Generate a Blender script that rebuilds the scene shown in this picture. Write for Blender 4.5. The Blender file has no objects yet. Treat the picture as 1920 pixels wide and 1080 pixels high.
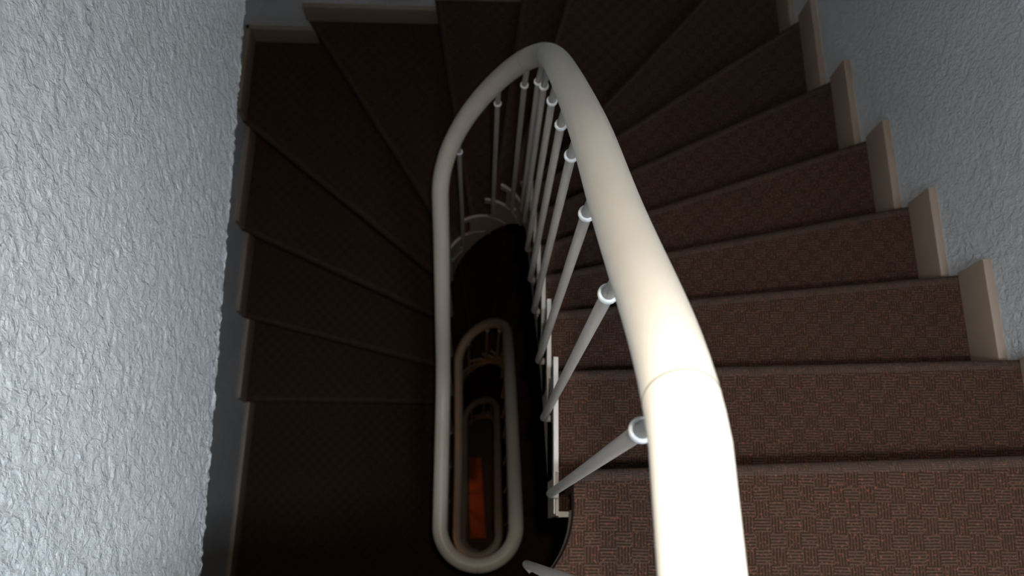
import bpy, bmesh, math, random
from mathutils import Vector, Matrix, noise
C = bpy.context.scene.collection
random.seed(4)

# ------------------------------------------------------------------ camera
F_PX = 1940.0                       # focal length in pixels of a 1920 wide frame
CAM_H = 1.6                         # above the top landing
NADIR = (896.0, 1020.0)             # where plumb lines meet in the frame
YV = 1026.0
Zc = -Vector((NADIR[0]-960, 540-NADIR[1], -F_PX)).normalized()
b_ = -((YV-960)*Zc.x - F_PX*Zc.z)/Zc.y
Yc = Vector((YV-960, b_, -F_PX)).normalized()
Xc = Yc.cross(Zc)
cam_d = bpy.data.cameras.new('camera')
cam_d.sensor_width = 36.0
cam_d.lens = 36.0*F_PX/1920.0
cam_d.clip_start = 0.02
cam_d.dof.use_dof = True
cam_d.dof.focus_distance = 1.15
cam_d.dof.aperture_fstop = 9.0
cam = bpy.data.objects.new('camera', cam_d)
R3 = Matrix(((Xc.x, Xc.y, Xc.z), (Yc.x, Yc.y, Yc.z), (Zc.x, Zc.y, Zc.z)))
cam.matrix_world = Matrix.Translation((0, 0, CAM_H)) @ R3.to_4x4()
C.objects.link(cam)
bpy.context.scene.camera = cam

# ------------------------------------------------------------------ light and exposure
w = bpy.data.worlds.new('world'); bpy.context.scene.world = w
w.use_nodes = True
w.node_tree.nodes['Background'].inputs[0].default_value = (0.5, 0.62, 0.8, 1)
w.node_tree.nodes['Background'].inputs[1].default_value = 0.15
vs = bpy.context.scene.view_settings
vs.view_transform = 'Standard'; vs.look = 'None'; vs.exposure = 0.0; vs.gamma = 1.0
vs.use_curve_mapping = False

def lamp(name, typ, loc, energy, color, **kw):
    d = bpy.data.lights.new(name, typ); d.energy = energy; d.color = color
    for k, v in kw.items():
        if k != 'aim': setattr(d, k, v)
    o = bpy.data.objects.new(name, d); o.location = loc; C.objects.link(o)
    if 'aim' in kw:
        o.rotation_euler = (Vector(kw['aim'])-Vector(loc)).to_track_quat('-Z', 'Y').to_euler()
    return o
# the camera's own flash, a hand's width from the lens
lamp('camera_flash', 'SPOT', (0.045, 0.05, CAM_H+0.03), 45.0, (1.0, 0.885, 0.765),
     shadow_soft_size=0.012, spot_size=math.radians(95), spot_blend=1.0, aim=(0.16, 0.30, 0.0))
# added blueish daylight, sent through a made-up skylight over the top landing
lamp('added_daylight_fill', 'AREA', (0.52, -0.23, 2.58), 108.0, (0.84, 0.92, 1.0), shape='RECTANGLE',
     size=0.66, size_y=0.30, aim=(0.52, -0.23, 0.0))
# warm lamp of the entrance hall, three storeys down
lamp('hall_lamp_light', 'POINT', (-0.30, 0.45, -7.95), 0.7, (1.0, 0.42, 0.13), shadow_soft_size=0.06)
lamp('landing_lamp_light', 'POINT', (-0.75, -0.45, -4.6), 1.3, (1.0, 0.42, 0.13), shadow_soft_size=0.06)

# ------------------------------------------------------------------ materials
def mat(name):
    m = bpy.data.materials.new(name); m.use_nodes = True
    nt = m.node_tree; return m, nt, nt.nodes, nt.links, nt.nodes['Principled BSDF']
def N(nodes, t, **kw):
    n = nodes.new(t)
    for k, v in kw.items(): setattr(n, k, v)
    return n
def math_n(nt, op, a, b=None, c=None):
    n = nt.nodes.new('ShaderNodeMath'); n.operation = op
    for i, v in enumerate((a, b, c)):
        if v is None: continue
        if isinstance(v, (int, float)): n.inputs[i].default_value = v
        else: nt.links.new(v, n.inputs[i])
    return n.outputs[0]

def stucco(name, col, bump=1.0, scale=1.0):
    m, nt, nd, lk, bs = mat(name)
    bs.inputs['Roughness'].default_value = 0.55
    geo = N(nd, 'ShaderNodeNewGeometry')
    mp = N(nd, 'ShaderNodeMapping'); mp.inputs['Scale'].default_value = (1.0, 1.0, 0.62)
    lk.new(geo.outputs['Position'], mp.inputs['Vector'])
    def plateau(sc, lo, hi, dist):
        n = N(nd, 'ShaderNodeTexNoise'); n.inputs['Scale'].default_value = sc*scale; n.inputs['Detail'].default_value = 4
        n.inputs['Roughness'].default_value = 0.6; n.inputs['Distortion'].default_value = dist
        lk.new(mp.outputs[0], n.inputs['Vector'])
        r = N(nd, 'ShaderNodeMapRange'); r.interpolation_type = 'SMOOTHSTEP'
        r.inputs['From Min'].default_value = lo; r.inputs['From Max'].default_value = hi
        lk.new(n.outputs['Fac'], r.inputs['Value']); return r.outputs[0]
    vo = N(nd, 'ShaderNodeTexVoronoi', feature='F1'); vo.inputs['Scale'].default_value = 130*scale
    lk.new(mp.outputs[0], vo.inputs['Vector'])
    h = math_n(nt, 'ADD', math_n(nt, 'MULTIPLY', plateau(58, 0.44, 0.56, 0.6), 0.55), math_n(nt, 'MULTIPLY', plateau(120, 0.42, 0.60, 0.9), 0.45))
    h = math_n(nt, 'ADD', h, math_n(nt, 'MULTIPLY', vo.outputs['Distance'], -0.35))
    h = math_n(nt, 'ADD', h, math_n(nt, 'MULTIPLY', plateau(330, 0.3, 0.7, 0.3), 0.28))
    bp = N(nd, 'ShaderNodeBump'); bp.inputs['Strength'].default_value = 0.9*min(1, bump); bp.inputs['Distance'].default_value = 0.0021*bump
    lk.new(h, bp.inputs['Height']); lk.new(bp.outputs[0], bs.inputs['Normal'])
    ns = N(nd, 'ShaderNodeTexNoise'); ns.inputs['Scale'].default_value = 2.2; lk.new(geo.outputs['Position'], ns.inputs['Vector'])
    mx = N(nd, 'ShaderNodeMixRGB'); mx.inputs[1].default_value = (*col, 1); mx.inputs[2].default_value = (col[0]*.86, col[1]*.87, col[2]*.88, 1)
    lk.new(ns.outputs['Fac'], mx.inputs[0]); lk.new(mx.outputs[0], bs.inputs['Base Color'])
    return m

def carpet(name='basket_weave_carpet', wear_sheen=0.0):
    m, nt, nd, lk, bs = mat(name)
    bs.inputs['Roughness'].default_value = 0.95
    bs.inputs['Specular IOR Level'].default_value = 0.08
    bs.inputs['Sheen Weight'].default_value = 0.02; bs.inputs['Sheen Roughness'].default_value = 0.5
    bs.inputs['Sheen Tint'].default_value = (0.9, 0.7, 0.6, 1)
    geo = N(nd, 'ShaderNodeNewGeometry'); sp = N(nd, 'ShaderNodeSeparateXYZ'); lk.new(geo.outputs['Position'], sp.inputs[0])
    dn = N(nd, 'ShaderNodeTexNoise'); dn.inputs['Scale'].default_value = 9; lk.new(geo.outputs['Position'], dn.inputs['Vector'])
    ds = N(nd, 'ShaderNodeSeparateColor'); lk.new(dn.outputs['Color'], ds.inputs[0])
    S = 0.0235
    u = math_n(nt, 'DIVIDE', math_n(nt, 'ADD', sp.outputs[0], math_n(nt, 'MULTIPLY', ds.outputs[0], 0.006)), S)
    v0 = math_n(nt, 'SUBTRACT', sp.outputs[1], sp.outputs[2])
    v = math_n(nt, 'DIVIDE', math_n(nt, 'ADD', v0, math_n(nt, 'MULTIPLY', ds.outputs[1], 0.006)), S)
    chk = math_n(nt, 'FLOORED_MODULO', math_n(nt, 'ADD', math_n(nt, 'FLOOR', u), math_n(nt, 'FLOOR', v)), 2.0)
    def stripe(x, n):
        return math_n(nt, 'ADD', math_n(nt, 'MULTIPLY', math_n(nt, 'SINE', math_n(nt, 'MULTIPLY', x, 2*math.pi*n)), 0.5), 0.5)
    mixs = N(nd, 'ShaderNodeMix'); mixs.data_type = 'FLOAT'
    lk.new(chk, mixs.inputs[0]); lk.new(stripe(u, 5), mixs.inputs[2]); lk.new(stripe(v, 5), mixs.inputs[3])
    base = N(nd, 'ShaderNodeMixRGB'); base.inputs[1].default_value = (0.042, 0.0240, 0.0155, 1); base.inputs[2].default_value = (0.052, 0.0325, 0.0225, 1)
    lk.new(chk, base.inputs[0])
    st = N(nd, 'ShaderNodeMixRGB'); st.inputs[1].default_value = (0.019, 0.0095, 0.0062, 1)
    lk.new(mixs.outputs[0], st.inputs[0]); lk.new(base.outputs[0], st.inputs[2])
    # orange and grey flecks
    fl = N(nd, 'ShaderNodeTexNoise'); fl.inputs['Scale'].default_value = 240; lk.new(geo.outputs['Position'], fl.inputs['Vector'])
    cr = N(nd, 'ShaderNodeValToRGB'); cr.color_ramp.elements[0].position = 0.56; cr.color_ramp.elements[1].position = 0.72
    cr.color_ramp.elements[0].color = (0, 0, 0, 1); cr.color_ramp.elements[1].color = (1, 1, 1, 1)
    lk.new(fl.outputs['Fac'], cr.inputs[0])
    fm = N(nd, 'ShaderNodeMixRGB'); fm.inputs[2].default_value = (0.13, 0.042, 0.026, 1)
    lk.new(cr.outputs[0], fm.inputs[0]); lk.new(st.outputs[0], fm.inputs[1])
    wm = N(nd, 'ShaderNodeMixRGB'); wm.inputs[0].default_value = wear_sheen; wm.inputs[2].default_value = (0.075, 0.055, 0.043, 1)
    lk.new(fm.outputs[0], wm.inputs[1]); lk.new(wm.outputs[0], bs.inputs['Base Color'])
    bp = N(nd, 'ShaderNodeBump'); bp.inputs['Strength'].default_value = 0.6; bp.inputs['Distance'].default_value = 0.0015
    lk.new(math_n(nt, 'ADD', mixs.outputs[0], math_n(nt, 'MULTIPLY', fl.outputs['Fac'], 0.7)), bp.inputs['Height']); lk.new(bp.outputs[0], bs.inputs['Normal'])
    return m

def paint(name, col, rough=0.4, bump=0.0, spec=0.5):
    m, nt, nd, lk, bs = mat(name)
    bs.inputs['Roughness'].default_value = rough
    bs.inputs['Specular IOR Level'].default_value = spec
    geo = N(nd, 'ShaderNodeNewGeometry')
    ns = N(nd, 'ShaderNodeTexNoise'); ns.inputs['Scale'].default_value = 14; ns.inputs['Detail'].default_value = 4
    lk.new(geo.outputs['Position'], ns.inputs['Vector'])
    mx = N(nd, 'ShaderNodeMixRGB'); mx.inputs[1].default_value = (*col, 1); mx.inputs[2].default_value = (col[0]*.9, col[1]*.89, col[2]*.87, 1)
    lk.new(ns.outputs['Fac'], mx.inputs[0]); lk.new(mx.outputs[0], bs.inputs['Base Color'])
    if bump:
        n2 = N(nd, 'ShaderNodeTexNoise'); n2.inputs['Scale'].default_value = 90; lk.new(geo.outputs['Position'], n2.inputs['Vector'])
        bp = N(nd, 'ShaderNodeBump'); bp.inputs['Strength'].default_value = bump; bp.inputs['Distance'].default_value = 0.001
        lk.new(n2.outputs['Fac'], bp.inputs['Height']); lk.new(bp.outputs[0], bs.inputs['Normal'])
    return m

M_WALL = stucco('blue_grey_stucco', (0.62, 0.645, 0.665), 1.0, 0.75)
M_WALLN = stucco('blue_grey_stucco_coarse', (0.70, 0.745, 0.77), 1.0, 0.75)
M_CEIL = paint('white_ceiling_paint', (0.7, 0.7, 0.7), 0.8)
M_CARPET = carpet()
M_WORN_SHEEN = carpet('worn_sheen_nosing_carpet', 0.3)  # worn nap, plus the sheen on the rounded nosing put into the colour
M_RAIL = paint('cream_rail_paint', (0.77, 0.715, 0.62), 0.38, 0.0, 0.35)
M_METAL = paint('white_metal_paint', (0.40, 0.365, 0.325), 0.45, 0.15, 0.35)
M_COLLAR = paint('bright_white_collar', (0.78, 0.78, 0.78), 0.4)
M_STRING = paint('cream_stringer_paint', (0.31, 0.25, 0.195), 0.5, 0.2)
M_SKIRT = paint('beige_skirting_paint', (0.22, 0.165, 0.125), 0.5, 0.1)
M_SEAM = paint('dark_seam', (0.10, 0.09, 0.07), 0.8)
M_TILE = paint('terracotta_floor', (0.05, 0.025, 0.015), 0.5)
M_STRIP = paint('orange_floor_strip', (0.62, 0.15, 0.045), 0.8)
M_FRAME = paint('added_skylight_paint', (0.7, 0.7, 0.68), 0.5)

# ------------------------------------------------------------------ helpers
def link(name, bm, m, parent=None, smooth=None, loc=None):
    bmesh.ops.recalc_face_normals(bm, faces=bm.faces[:])
    me = bpy.data.meshes.new(name); bm.to_mesh(me); bm.free()
    me.materials.append(m)
    if smooth is not None:
        for p in me.polygons: p.use_smooth = True
        me.set_sharp_from_angle(angle=math.radians(smooth))
    o = bpy.data.objects.new(name, me); C.objects.link(o)
    if loc: o.location = loc
    if parent: o.parent = parent
    return o
def tag(o, label, cat, group=None):
    o['label'] = label; o['category'] = cat
    if group: o['group'] = group
    return o
def struct(name, bm, m, label=None, smooth=None, parent=None):
    o = link(name, bm, m, parent, smooth); o['kind'] = 'structure'
    if label: o['label'] = label
    return o
def empty(name, loc=(0, 0, 0)):
    o = bpy.data.objects.new(name, None); o.location = loc; o.empty_display_size = 0.1; C.objects.link(o); return o
def prism(bm, pts, z0, z1):
    a = [bm.verts.new((x, y, z0)) for x, y in pts]; b = [bm.verts.new((x, y, z1)) for x, y in pts]
    n = len(pts)
    bm.faces.new(a[::-1]); top = bm.faces.new(b)
    for i in range(n): bm.faces.new((a[i], a[(i+1) % n], b[(i+1) % n], b[i]))
    return a, b
def box(bm, x0, x1, y0, y1, z0, z1): return prism(bm, [(x0, y0), (x1, y0), (x1, y1), (x0, y1)], z0, z1)
def tube(bm, path, rad, seg=24, cap=True):
    rings = []; up = None
    for i, p in enumerate(path):
        t = (path[min(i+1, len(path)-1)] - path[max(i-1, 0)]).normalized()
        if up is None:
            up = Vector((0, 0, 1)) if abs(t.z) < 0.9 else Vector((1, 0, 0))
        s = t.cross(up).normalized(); up = s.cross(t).normalized()
        r = rad[i] if isinstance(rad, (list, tuple)) else rad
        rings.append([bm.verts.new(p + s*(r*math.cos(a)) + up*(r*math.sin(a))) for a in (2*math.pi*j/seg for j in range(seg))])
    for A, B in zip(rings, rings[1:]):
        for j in range(seg): bm.faces.new((A[j], A[(j+1) % seg], B[(j+1) % seg], B[j]))
    if cap: bm.faces.new(rings[0][::-1]); bm.faces.new(rings[-1])

# ------------------------------------------------------------------ the well: a long oval
YN, YF = 0.055, 0.95                # centres of the near and far half circles
LS = YF-YN
H = 0.175; STOREY = 16*H
def oval(u, r):
    """u 0..1 right side, 1..2 far turn, 2..3 left side, 3..4 near turn"""
    q = math.floor(u/4); u = u-4*q
    if u < 1: return Vector((r, YN+LS*u))
    if u < 2: a = math.pi*(u-1); return Vector((r*math.cos(a), YF+r*math.sin(a)))
    if u < 3: return Vector((-r, YF-LS*(u-2)))
    a = math.pi*(u-3)+math.pi; return Vector((r*math.cos(a), YN+r*math.sin(a)))
NOSE_U = [0.064, 0.268, 0.430, 0.563, 0.694, 0.848, 0.989, 1.122, 1.311, 1.433, 1.611, 1.806, 2.025, 2.145, 2.315, 2.439]
NOSE_OUT = [(.96, .146), (.96, .327), (.95, .528), (.942, .731), (.931, .957), (.912, 1.192), (.899, 1.464), (.62, 1.575),
            (.31, 1.885), (.13, 1.885), (-.183, 1.885), (-.657, 1.885), (-.909, 1.548), (-.925, 1.174), (-.927, .864), (-.953, .555)]
R_IN = 0.1335
R_LAND = 0.145
YB = 1.902; YNEAR = -0.86
def xr(y): return 0.985-0.054*y
def xl(y): return -(0.992-0.044*y)
OUT = [Vector((xr(YNEAR), YNEAR)), Vector((xr(YB), YB)), Vector((xl(YB), YB)), Vector((xl(YNEAR), YNEAR))]
SEGL = [(OUT[i+1]-OUT[i]).length for i in range(3)]
def out_pt(t):
    for i in range(3):
        if t <= SEGL[i] or i == 2: return OUT[i].lerp(OUT[i+1], t/SEGL[i])
        t -= SEGL[i]
def out_hit(p, q):
    """distance along the walls where the line p->q meets them"""
    d = (q-p).normalized(); best = None; acc = 0
    for i in range(3):
        a, b = OUT[i], OUT[i+1]; e = b-a
        den = d.x*e.y-d.y*e.x
        if abs(den) > 1e-9:
            s = ((a.x-p.x)*e.y-(a.y-p.y)*e.x)/den
            k = ((a.x-p.x)*d.y-(a.y-p.y)*d.x)/den
            if s > 0 and -1e-6 <= k <= 1+1e-6 and (best is None or s < best[0]): best = (s, acc+k*SEGL[i])
        acc += SEGL[i]
    return best[1]
NOSE_T = [out_hit(oval(NOSE_U[k], R_IN), Vector(NOSE_OUT[k])) for k in range(16)]
CORN = [SEGL[0], SEGL[0]+SEGL[1]]
def u_len(u): return LS if (int(u) % 2 == 0) else math.pi*R_IN
def out_path(t0, t1):
    return [out_pt(t0)] + [out_pt(c) for c in CORN if t0+1e-4 < c < t1-1e-4] + [out_pt(t1)]
def in_path(u0, u1, r, n=None):
    n = n or max(2, int(abs(u1-u0)*24)+2)
    return [oval(u0+(u1-u0)*i/(n-1), r) for i in range(n)]

def step_mesh(k):
    """carpeted tread k (below nosing k-1, ending in nosing k) with the riser under its nosing; z=0 is the landing above"""
    z = -k*H
    ub = NOSE_U[k-1] - (0.062 if k == 1 else 0.035)/u_len(NOSE_U[k-1]); tb = NOSE_T[k-1]-0.04
    uf, tf = NOSE_U[k], NOSE_T[k]
    bm = bmesh.new()
    inn = in_path(ub, uf, R_IN); out = out_path(tb, tf)
    poly = out + inn[::-1]                 # outer back..outer front, inner front..inner back
    a, b = prism(bm, poly, z-0.04, z)
    nf = len(out)-1
    bm.edges.ensure_lookup_table()
    ed = [e for e in bm.edges if {e.verts[0], e.verts[1]} in ({a[nf], a[nf+1]}, {b[nf], b[nf+1]})]
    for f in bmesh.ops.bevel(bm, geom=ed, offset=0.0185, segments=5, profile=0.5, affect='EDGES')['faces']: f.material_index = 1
    # riser, set back under the nosing
    ur = uf-0.018/u_len(uf-0.02); tr = tf-0.02
    p0, p1 = oval(ur, R_IN), out_pt(tr)
    q0, q1 = oval(ur-0.015/u_len(ur), R_IN), out_pt(tr-0.018)
    prism(bm, [p1, p0, q0, q1], z-H-0.01, z-0.038)
    return bm

def strip(bm, u0, u1, r0, r1, zt0, zt1, zb0, zb1, n=None):
    n = n or max(3, int(abs(u1-u0)*40)+3)
    rows = []
    for i in range(n):
        f = i/(n-1); u = u0+(u1-u0)*f
        a, b = oval(u, r0), oval(u, r1)
        zt = zt0(u) if callable(zt0) else zt0+(zt1-zt0)*f
        zb = zb0(u) if callable(zb0) else zb0+(zb1-zb0)*f
        rows.append([bm.verts.new((a.x, a.y, zt)), bm.verts.new((b.x, b.y, zt)), bm.verts.new((b.x, b.y, zb)), bm.verts.new((a.x, a.y, zb))])
    for A, B in zip(rows, rows[1:]):
        for j in range(4): bm.faces.new((A[j], A[(j+1) % 4], B[(j+1) % 4], B[j]))
    bm.faces.new(rows[0][::-1]); bm.faces.new(rows[-1])

AL = math.pi*0.12
def arc_of(u):
    q = math.floor(u/2); r = u-2*q
    return q*(LS+AL) + (r*LS if r < 1 else LS+(r-1)*AL)
def smooth_fn(knots, sigma):
    """knots over arc length of the oval, gaussian smoothed"""
    kk = [(arc_of(a), z) for a, z in knots]
    def lin(s):
        if s <= kk[0][0]: return kk[0][1]
        for (a, za), (b, zb) in zip(kk, kk[1:]):
            if s <= b: return za+(zb-za)*(s-a)/(b-a)
        return kk[-1][1]
    def f(u):
        s0 = arc_of(u); tot = 0; wt = 0
        for i in range(-8, 9):
            d = i*sigma/3.0; g = math.exp(-0.5*(d/sigma)**2)
            tot += g*lin(s0+d); wt += g
        return tot/wt
    return f
RAIL_UP = 0.88
LAND_RAIL = 1.03
DIP = {5: 0.04, 6: 0.10, 7: 0.03}
kn = [(-1.0, LAND_RAIL), (0.015, LAND_RAIL)] + [(NOSE_U[k], -k*H+RAIL_UP-DIP.get(k, 0)) for k in range(1, 16)] + [(2.58, LAND_RAIL-STOREY), (5, LAND_RAIL-STOREY)]
rail_z = smooth_fn(kn, 0.058)
pk = [(-1.0, 0.0), (NOSE_U[0], 0.0)] + [(NOSE_U[k], -k*H) for k in range(1, 16)] + [(2.60, -STOREY), (5, -STOREY)]
pitch = smooth_fn(pk, 0.03)

R_RAIL = 0.121; RAIL_R = 0.0240
R_BAL = 0.116
def rail_path(u0, u1, z0=0.0, step=0.012):
    n = max(2, int(abs(u1-u0)*0.6/step))
    pts = []
    for i in range(n+1):
        u = u0+(u1-u0)*i/n; p = oval(u, R_RAIL); pts.append(Vector((p.x, p.y, z0+rail_z(u))))
    return pts

# ------------------------------------------------------------------ the setting: walls, floors, ceiling
def wall_prism(name, pts, z0, z1, m, label):
    bm = bmesh.new(); prism(bm, pts, z0, z1); return struct(name, bm, m, label)
ZB, ZT = -3*STOREY, 2.05
wall_prism('wall_right', [OUT[0], OUT[1], OUT[1]+Vector((.2, .2)), OUT[0]+Vector((.2, -.2))], ZB-.1, ZT, M_WALL, 'pale blue-grey stucco wall down the right side of the stairs')
wall_prism('wall_back', [OUT[1]+Vector((.2, 0)), OUT[1]+Vector((.2, .2)), OUT[2]+Vector((-.2, .2)), OUT[2]+Vector((-.2, 0))], ZB-.1, ZT, M_WALL, 'stucco wall at the far turn of the stairs')
wall_prism('wall_left', [OUT[2], OUT[3], OUT[3]+Vector((-.2, -.2)), OUT[2]+Vector((-.2, .2))], ZB-.1, -0.16, M_WALL, 'recessed stucco wall beside the lower steps on the left')
wall_prism('wall_near', [Vector((-1.3, YNEAR)), Vector((1.4, YNEAR)), Vector((1.4, YNEAR-.2)), Vector((-1.3, YNEAR-.2))], ZB-.1, ZT, M_WALL, 'stucco wall behind the top landing')
# ceiling with a made-up skylight shaft, its opening shaped to shade the far treads
SX0, SX1, SY0, SY1, SZ = 0.16, 0.88, -0.55, -0.14, 2.62
bm = bmesh.new()
box(bm, -1.3, SX0, YNEAR-.2, YB+.2, ZT, ZT+.06); box(bm, SX1, 1.4, YNEAR-.2, YB+.2, ZT, ZT+.06)
box(bm, SX0, SX1, YNEAR-.2, SY0, ZT, ZT+.06); box(bm, SX0, SX1, SY1, YB+.2, ZT, ZT+.06)
box(bm, SX0-.03, SX0, SY0-.03, SY1+.03, ZT+.06, SZ); box(bm, SX1, SX1+.03, SY0-.03, SY1+.03, ZT+.06, SZ)
box(bm, SX0, SX1, SY0-.03, SY0, ZT+.06, SZ); box(bm, SX0, SX1, SY1, SY1+.03, ZT+.06, SZ)
struct('ceiling', bm, M_CEIL)
bm = bmesh.new()
for a in ((SX0, SX1, SY0, SY0+.04), (SX0, SX1, SY1-.04, SY1), (SX0, SX0+.04, SY0+.04, SY1-.04), (SX1-.04, SX1, SY0+.04, SY1-.04)):
    box(bm, a[0], a[1], a[2], a[3], SZ-.03, SZ+.01)
struct('added_skylight_frame', bm, M_FRAME)  # unseen frame of the made-up skylight

# upper left wall: it stands forward of the lower one and ends at the level of the top landing
XU, ZU = -0.452, -0.165
def sstep(x, a, b):
    t = min(1, max(0, (x-a)/(b-a))); return t*t*(3-2*t)
def h_stucco(y, z):
    p = Vector((0, y, z*0.6))
    w_ = noise.noise_vector(p*45)*0.006
    q = p+Vector((0, w_.y, w_.z))
    a = sstep(noise.noise(q*62)+0.35*noise.noise(q*150), -0.14, 0.10)
    b = sstep(noise.noise(q*115+Vector((7, 3, 1))), -0.1, 0.2)
    return 0.0009*a+0.0007*b+0.0005*noise.noise(p*270)
bm = bmesh.new()
ys = [YNEAR, -0.6, -0.5, -0.3] + [-0.2+0.0042*i for i in range(int(1.36/0.0042))] + [1.3, 1.6, YB]
zs = [ZU+0.0034*i for i in range(60)]
z_ = zs[-1]
while z_ < 1.5: z_ += 0.0042; zs.append(z_)
zs += [1.8, ZT]
grid = []
for z in zs:
    row = []
    for y in ys:
        hh = h_stucco(y, z)
        zz = z
        hh *= 1+1.2*math.exp(-(z-ZU)/0.008)
        if z == ZU: zz = z - 2.0*h_stucco(y+3, 0.2)
        row.append(bm.verts.new((XU+hh, y, zz)))
    grid.append(row)
for A, B in zip(grid, grid[1:]):
    for j in range(len(ys)-1): bm.faces.new((A[j], A[j+1], B[j+1], B[j]))
bk = [[bm.verts.new((-1.3, y, z)) for y in (ys[0], ys[-1])] for z in (ZU, ZT)]
bot = [bm.verts.new((XU-0.012, y, ZU-0.001)) for y in ys]
for j in range(len(ys)-1): bm.faces.new((grid[0][j+1], grid[0][j], bot[j], bot[j+1]))
bm.faces.new([bk[0][0], bk[0][1]] + bot[::-1])
bm.faces.new((bk[0][0], bk[0][1], bk[1][1], bk[1][0]))
bm.faces.new([bk[1][0], bk[1][1]] + grid[-1][::-1])
bm.faces.new([bk[0][0], bk[1][0]] + [r[0] for r in grid[::-1]] + [bot[0]])
bm.faces.new([bk[0][1], bk[1][1]] + [r[-1] for r in grid[::-1]] + [bot[-1]])
o = struct('wall_left_upper', bm, M_WALLN, 'coarse pale stucco wall close by on the left, its lower edge hanging over the stairs', 60)

# landings
def landing(z, top):
    bm = bmesh.new()
    nl = in_path(3.0, 4.0, R_LAND, 22)
    r_in0 = oval(NOSE_U[0], R_LAND); r_out0 = out_pt(NOSE_T[0])
    if top:
        q = in_path(3.62, 4.0, R_LAND, 14)
        q = [Vector((-0.03, -0.135))] + q
        yl = q[0].y
        poly = [Vector((XU-.02, YNEAR)), OUT[0], r_out0, r_in0] + q[::-1] + [Vector((XU-.02, yl))]
    else:
        lin = oval(2.41, R_LAND); lout = out_pt(NOSE_T[15]-0.04)
        poly = [OUT[3], OUT[0], r_out0, r_in0] + nl[::-1] + [lin, lout]
    a, b = prism(bm, poly, z-0.045, z)
    ed = [e for e in bm.edges if {e.verts[0], e.verts[1]} in ({a[2], a[3]}, {b[2], b[3]})]
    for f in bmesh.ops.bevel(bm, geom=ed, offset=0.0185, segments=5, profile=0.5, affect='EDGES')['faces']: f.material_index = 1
    # riser under the first nosing
    ur = NOSE_U[0]-0.018/LS; tr = NOSE_T[0]-0.02
    p0, p1 = oval(ur, R_LAND), out_pt(tr); q0, q1 = p0-Vector((0, .015)), p1-Vector((0, .015))
    prism(bm, [p1, p0, q0, q1], z-H-0.01, z-0.04)
    return bm
names = [('carpeted top landing in patterned brown carpet', True), ('carpeted landing one storey down', False), ('carpeted landing two storeys down', False)]
for i, (lb, top) in enumerate(names):
    struct('floor' if i == 0 else 'floor.%03d' % i, landing(-i*STOREY, top), M_CARPET, lb, 40).data.materials.append(M_WORN_SHEEN)
bm = bmesh.new(); box(bm, -1.3, 1.4, YNEAR-.2, YB+.2, ZB-.1, ZB); struct('floor.003', bm, M_TILE, 'terracotta floor of the entrance hall at the bottom of the well')
# slab bodies under the landings
for i in range(3):
    bm = bmesh.new(); z = -i*STOREY
    q = in_path(3.5, 4.0, R_LAND+.006, 14)
    if i == 0: poly = [Vector((XU-.03, YNEAR)), Vector((xr(YNEAR), YNEAR)), Vector((xr(.05), .05)), Vector((R_LAND+.006, .05))] + q[::-1] + [Vector((XU-.03, q[0].y))]
    else:
        nl = in_path(3.0, 4.0, R_LAND+.006, 22)
        poly = [OUT[3], OUT[0], Vector((xr(.05), .05)), Vector((R_LAND+.006, .05))] + nl[::-1] + [Vector((-R_LAND+.006, .45)), Vector((xl(.45), .45))]
    prism(bm, poly, z-0.16, z-0.046); struct('trim_%d' % (i+1), bm, M_STRING)

# ------------------------------------------------------------------ skirting boards
SK_H, SK_T = 0.105, 0.017
def board(bm, p, q, z0, z1, mid=Vector((0, .9))):
    d = (q-p).normalized(); n = Vector((-d.y, d.x))
    if (mid-p).dot(n) < 0: n = -n
    a = [(p.x, p.y), (q.x, q.y), (q.x+n.x*SK_T, q.y+n.y*SK_T), (p.x+n.x*SK_T, p.y+n.y*SK_T)]
    va, vb = prism(bm, a, z0, z1)
    ed = [e for e in bm.edges if {e.verts[0], e.verts[1]} == {vb[2], vb[3]}]
    bmesh.ops.bevel(bm, geom=ed, offset=0.004, segments=2, profile=0.5, affect='EDGES')
def side_name(seg): return ('right', 'back', 'left')[seg]
base = {}
for s in range(3):
    e = empty('baseboard_'+side_name(s)); e['kind'] = 'structure'; base[s] = e
    e['label'] = ('beige stepped skirting up the right wall', 'beige stepped skirting on the far wall', 'beige stepped skirting on the left wall')[s]
def add_board(t0, t1, z):
    acc = 0
    for s in range(3):
        a, b = max(t0, acc), min(t1, acc+SEGL[s])
        if b-a > 0.01:
            bm = bmesh.new(); board(bm, out_pt(a+1e-5), out_pt(b-1e-5), z+0.001, z+SK_H)
            link('skirting_board', bm, M_SKIRT, base[s], 30)
        acc += SEGL[s]
T_END = sum(SEGL)
for st in range(3):
    for k in range(1, 16): add_board(NOSE_T[k-1]-0.02, NOSE_T[k], -st*STOREY-k*H)
    add_board(0, NOSE_T[0], -st*STOREY)
    add_board(NOSE_T[15]-0.02, T_END, -(st+1)*STOREY)

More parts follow.
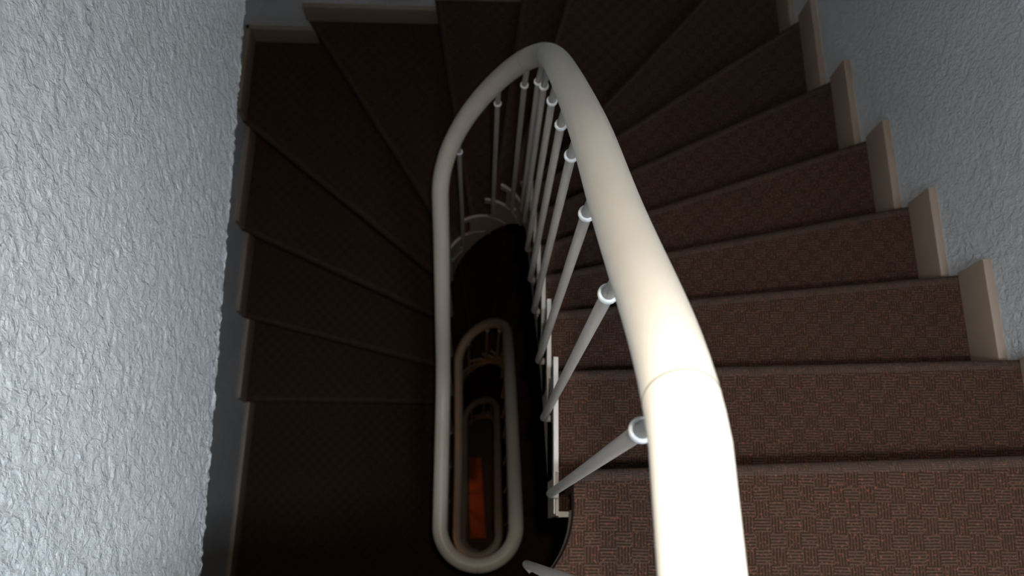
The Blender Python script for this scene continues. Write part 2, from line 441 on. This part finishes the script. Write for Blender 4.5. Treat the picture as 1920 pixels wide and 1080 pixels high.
# ------------------------------------------------------------------ staircases, one per storey
def copy(o, parent):
    c = o.copy(); C.objects.link(c); c.parent = parent; return c
stair_labels = ['brown carpeted winding flight descending from the top landing',
                'dark carpeted winding flight one storey below the top landing',
                'unlit carpeted winding flight nearest the entrance hall']
proto = []
st0 = empty('carpeted_staircase')
for k in range(1, 16):
    o = link('carpeted_step', step_mesh(k), M_CARPET, st0, 40); o.data.materials.append(M_WORN_SHEEN); proto.append(o)
for k in range(1, 17):
    bm = bmesh.new(); z = -k*H
    u0 = NOSE_U[k-1]-0.055/u_len(NOSE_U[k-1])
    u1 = NOSE_U[k]+0.022/u_len(NOSE_U[k]) if k < 16 else 4.0+NOSE_U[0]
    if k == 16: u0 = NOSE_U[15]-0.05/LS
    if k == 1: u0 = -0.012; box(bm, 0.1345, 0.158, 0.045, 0.054, z-0.05, z+0.004)
    strip(bm, u0, u1, 0.1265, 0.1345, z+0.004, z+0.004, z-0.03, z-0.03)
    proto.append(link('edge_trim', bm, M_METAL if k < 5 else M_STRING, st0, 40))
bm = bmesh.new(); strip(bm, -0.02, 4.0, 0.1290, 0.1335, lambda u: pitch(u)-0.155, 0, lambda u: pitch(u)-0.36, 0, 160)
for k in range(1, 17):      # the saw teeth that carry the tread ends
    z = -k*H
    if k < 16: strip(bm, NOSE_U[k-1], NOSE_U[k], 0.1290, 0.1335, z, z, z-0.20, z-0.20)
proto.append(link('stringer', bm, M_STRING, st0, 40))
# landing underside of the flight: a sloped soffit closing the treads from below
bm = bmesh.new(); ra = []
for i in range(61):
    f = i/60*15; k = int(min(14, f)); g = f-k
    u = NOSE_U[k]+(NOSE_U[k+1]-NOSE_U[k])*g; t = NOSE_T[k]+(NOSE_T[k+1]-NOSE_T[k])*g
    a = oval(u, R_IN); b = out_pt(t); z = -f*H-0.215
    ra.append([bm.verts.new((a.x, a.y, z)), bm.verts.new((b.x, b.y, z)), bm.verts.new((b.x, b.y, z-.02)), bm.verts.new((a.x, a.y, z-.02))])
for A, B in zip(ra, ra[1:]):
    for j in range(4): bm.faces.new((A[j], A[(j+1) % 4], B[(j+1) % 4], B[j]))
bm.faces.new(ra[0][::-1]); bm.faces.new(ra[-1])
proto.append(link('soffit', bm, M_CEIL, st0, 30))
tag(st0, stair_labels[0], 'staircase', 'winding flights around the stairwell')
for s in (1, 2):
    e = empty('carpeted_staircase', (0, 0, -s*STOREY)); tag(e, stair_labels[s], 'staircase', 'winding flights around the stairwell')
    for p in proto: copy(p, e)

# ------------------------------------------------------------------ railings
def z_tread(u):
    """level of the walking surface beside the oval at u"""
    for k in range(16):
        if u < NOSE_U[k]: return -k*H
    return -STOREY
def baluster_parts(parent, u, foot=0.115, zt=None, top=False):
    p = oval(u, R_BAL); o_ = oval(u, 0.1300); pr = oval(u, R_RAIL)
    if top and u < 0: pr = Vector((R_RAIL-0.006, p.y))
    zr = rail_z(u); zt = z_tread(u) if zt is None else zt; zf = zt-foot
    r = 0.0066
    bm = bmesh.new()
    path = []; rad = []
    # hooked foot: out of the stringer, round a tight elbow, then plumb up to the rail
    dirn = Vector((p.x-o_.x, p.y-o_.y, 0)).normalized()
    path += [Vector((o_.x, o_.y, zf)), Vector((o_.x, o_.y, zf))+dirn*0.004]; rad += [r, r]
    c = Vector((p.x, p.y, zf)) - dirn*0.010 + Vector((0, 0, 0.010))
    for i in range(7):
        a = math.pi/2*i/6
        path.append(c + dirn*(0.010*math.sin(a)) + Vector((0, 0, -0.010*math.cos(a)))); rad.append(r)
    zc = zr-0.128
    path += [Vector((p.x, p.y, zc-0.004)), Vector((p.x, p.y, zc+0.002)), Vector((pr.x, pr.y, zr-0.012))]; rad += [r, r*0.98, r*0.98]
    tube(bm, path, rad, 16)
    b = link('baluster', bm, M_METAL, parent, 50)
    bm = bmesh.new(); prof = [(0.0067, -0.005), (0.0088, -0.004), (0.0098, -0.001), (0.0098, 0.002), (0.0089, 0.004), (0.0067, 0.0046)]
    ring = []
    for (rr, zz) in prof:
        ring.append([bm.verts.new((p.x+rr*math.cos(2*math.pi*j/24), p.y+rr*math.sin(2*math.pi*j/24), zc+zz)) for j in range(24)])
    for A, B in zip(ring, ring[1:]+ring[:1]):
        for j in range(24): bm.faces.new((A[j], A[(j+1) % 24], B[(j+1) % 24], B[j]))
    c_ = link('collar', bm, M_COLLAR, b, 50)
    return [(b, c_)]
def ang(d): return 1+d/180.0
BAL_U = [3.735-4, (0.080-YN)/LS, (0.224-YN)/LS, (0.36-YN)/LS, 0.50, 0.63, 0.77, 0.92, ang(9), ang(39), ang(74), ang(126), ang(168), 2.085, 2.23, 2.38, 2.54, 2.70, 2.86, 3.05, 3.40]
def joint(parent, u):
    p = oval(u, R_RAIL); q = oval(u+0.01, R_RAIL)
    a = Vector((p.x, p.y, rail_z(u))); b = Vector((q.x, q.y, rail_z(u+0.01))); d = (b-a).normalized()*0.0004
    bm = bmesh.new(); tube(bm, [a-d, a+d], RAIL_R+0.00015, 48)
    return link('joint_line', bm, M_SEAM, parent)
GY = -0.155
def railing(first, z, label, u0, u1):
    e = empty('stair_railing', (0, 0, 0)); tag(e, label, 'railing', 'handrails with balusters around the well')
    ch = []
    pts = rail_path(u0, u1)
    if first:      # on the top landing the rail runs on, turns round the end of the well and runs to the wall
        lead = [Vector((XU-0.005+0.02*i, GY, LAND_RAIL)) for i in range(int((0-XU)/0.02))]
        lead += [Vector((R_RAIL*math.sin(a), GY+R_RAIL-R_RAIL*math.cos(a), LAND_RAIL)) for a in (math.pi/2*i/14 for i in range(15))]
        pts = lead + [p for p in pts if p.y > GY+R_RAIL+0.006 or p.z < 0]
    bm = bmesh.new(); tube(bm, pts, RAIL_R, 40)
    h = link('handrail', bm, M_RAIL, e, 60)
    ch.append((h, [joint(h, u) for u in ((0.033, 0.95, 1.22) if first else (1.15,))]))
    for u in BAL_U:
        if u < -0.05 and not first: u += 0      # near turn of the storey above ends on this landing
        if first and u > 0 or True:
            r = baluster_parts(e, u, 0.115, 0.0 if u < NOSE_U[0] else None, first)
            ch.append((r[0][0], [r[0][1]]))
    if first:
        for x in (-0.10, -0.21, -0.32, -0.41):
            bm = bmesh.new(); y = GY
            tube(bm, [Vector((x, y+.012, -0.115)), Vector((x, y+.012, LAND_RAIL-.13)), Vector((x, y, LAND_RAIL-.01))], 0.0072, 16)
            link('baluster', bm, M_METAL, e, 50)
    return e, ch
ra0, _ = railing(True, 0, 'thick cream handrail and white balusters curving down from the top landing', 0.0, 3.5)
ra1, ch1 = railing(False, 0, 'slim looking cream oval handrail loop one storey down in the well', -0.5, 3.5)
ra1.location.z = -STOREY
ra2 = empty('stair_railing', (0, 0, -2*STOREY)); tag(ra2, 'dim narrow handrail loop two storeys down, innermost in the well', 'railing', 'handrails with balusters around the well')
for p, subs in ch1:
    c = copy(p, ra2)
    for q in subs: copy(q, c)

# ------------------------------------------------------------------ entrance hall
bm = bmesh.new(); prism(bm, [(-.10, .80), (.015, .80), (.075, .05), (-.07, .05)], ZB+0.001, ZB+0.012)  # thin orange strip lying on the hall floor
bmesh.ops.subdivide_edges(bm, edges=bm.edges[:], cuts=2)
tag(link('floor_strip', bm, M_STRIP), 'narrow orange-red strip on the hall floor at the bottom of the well', 'rug')
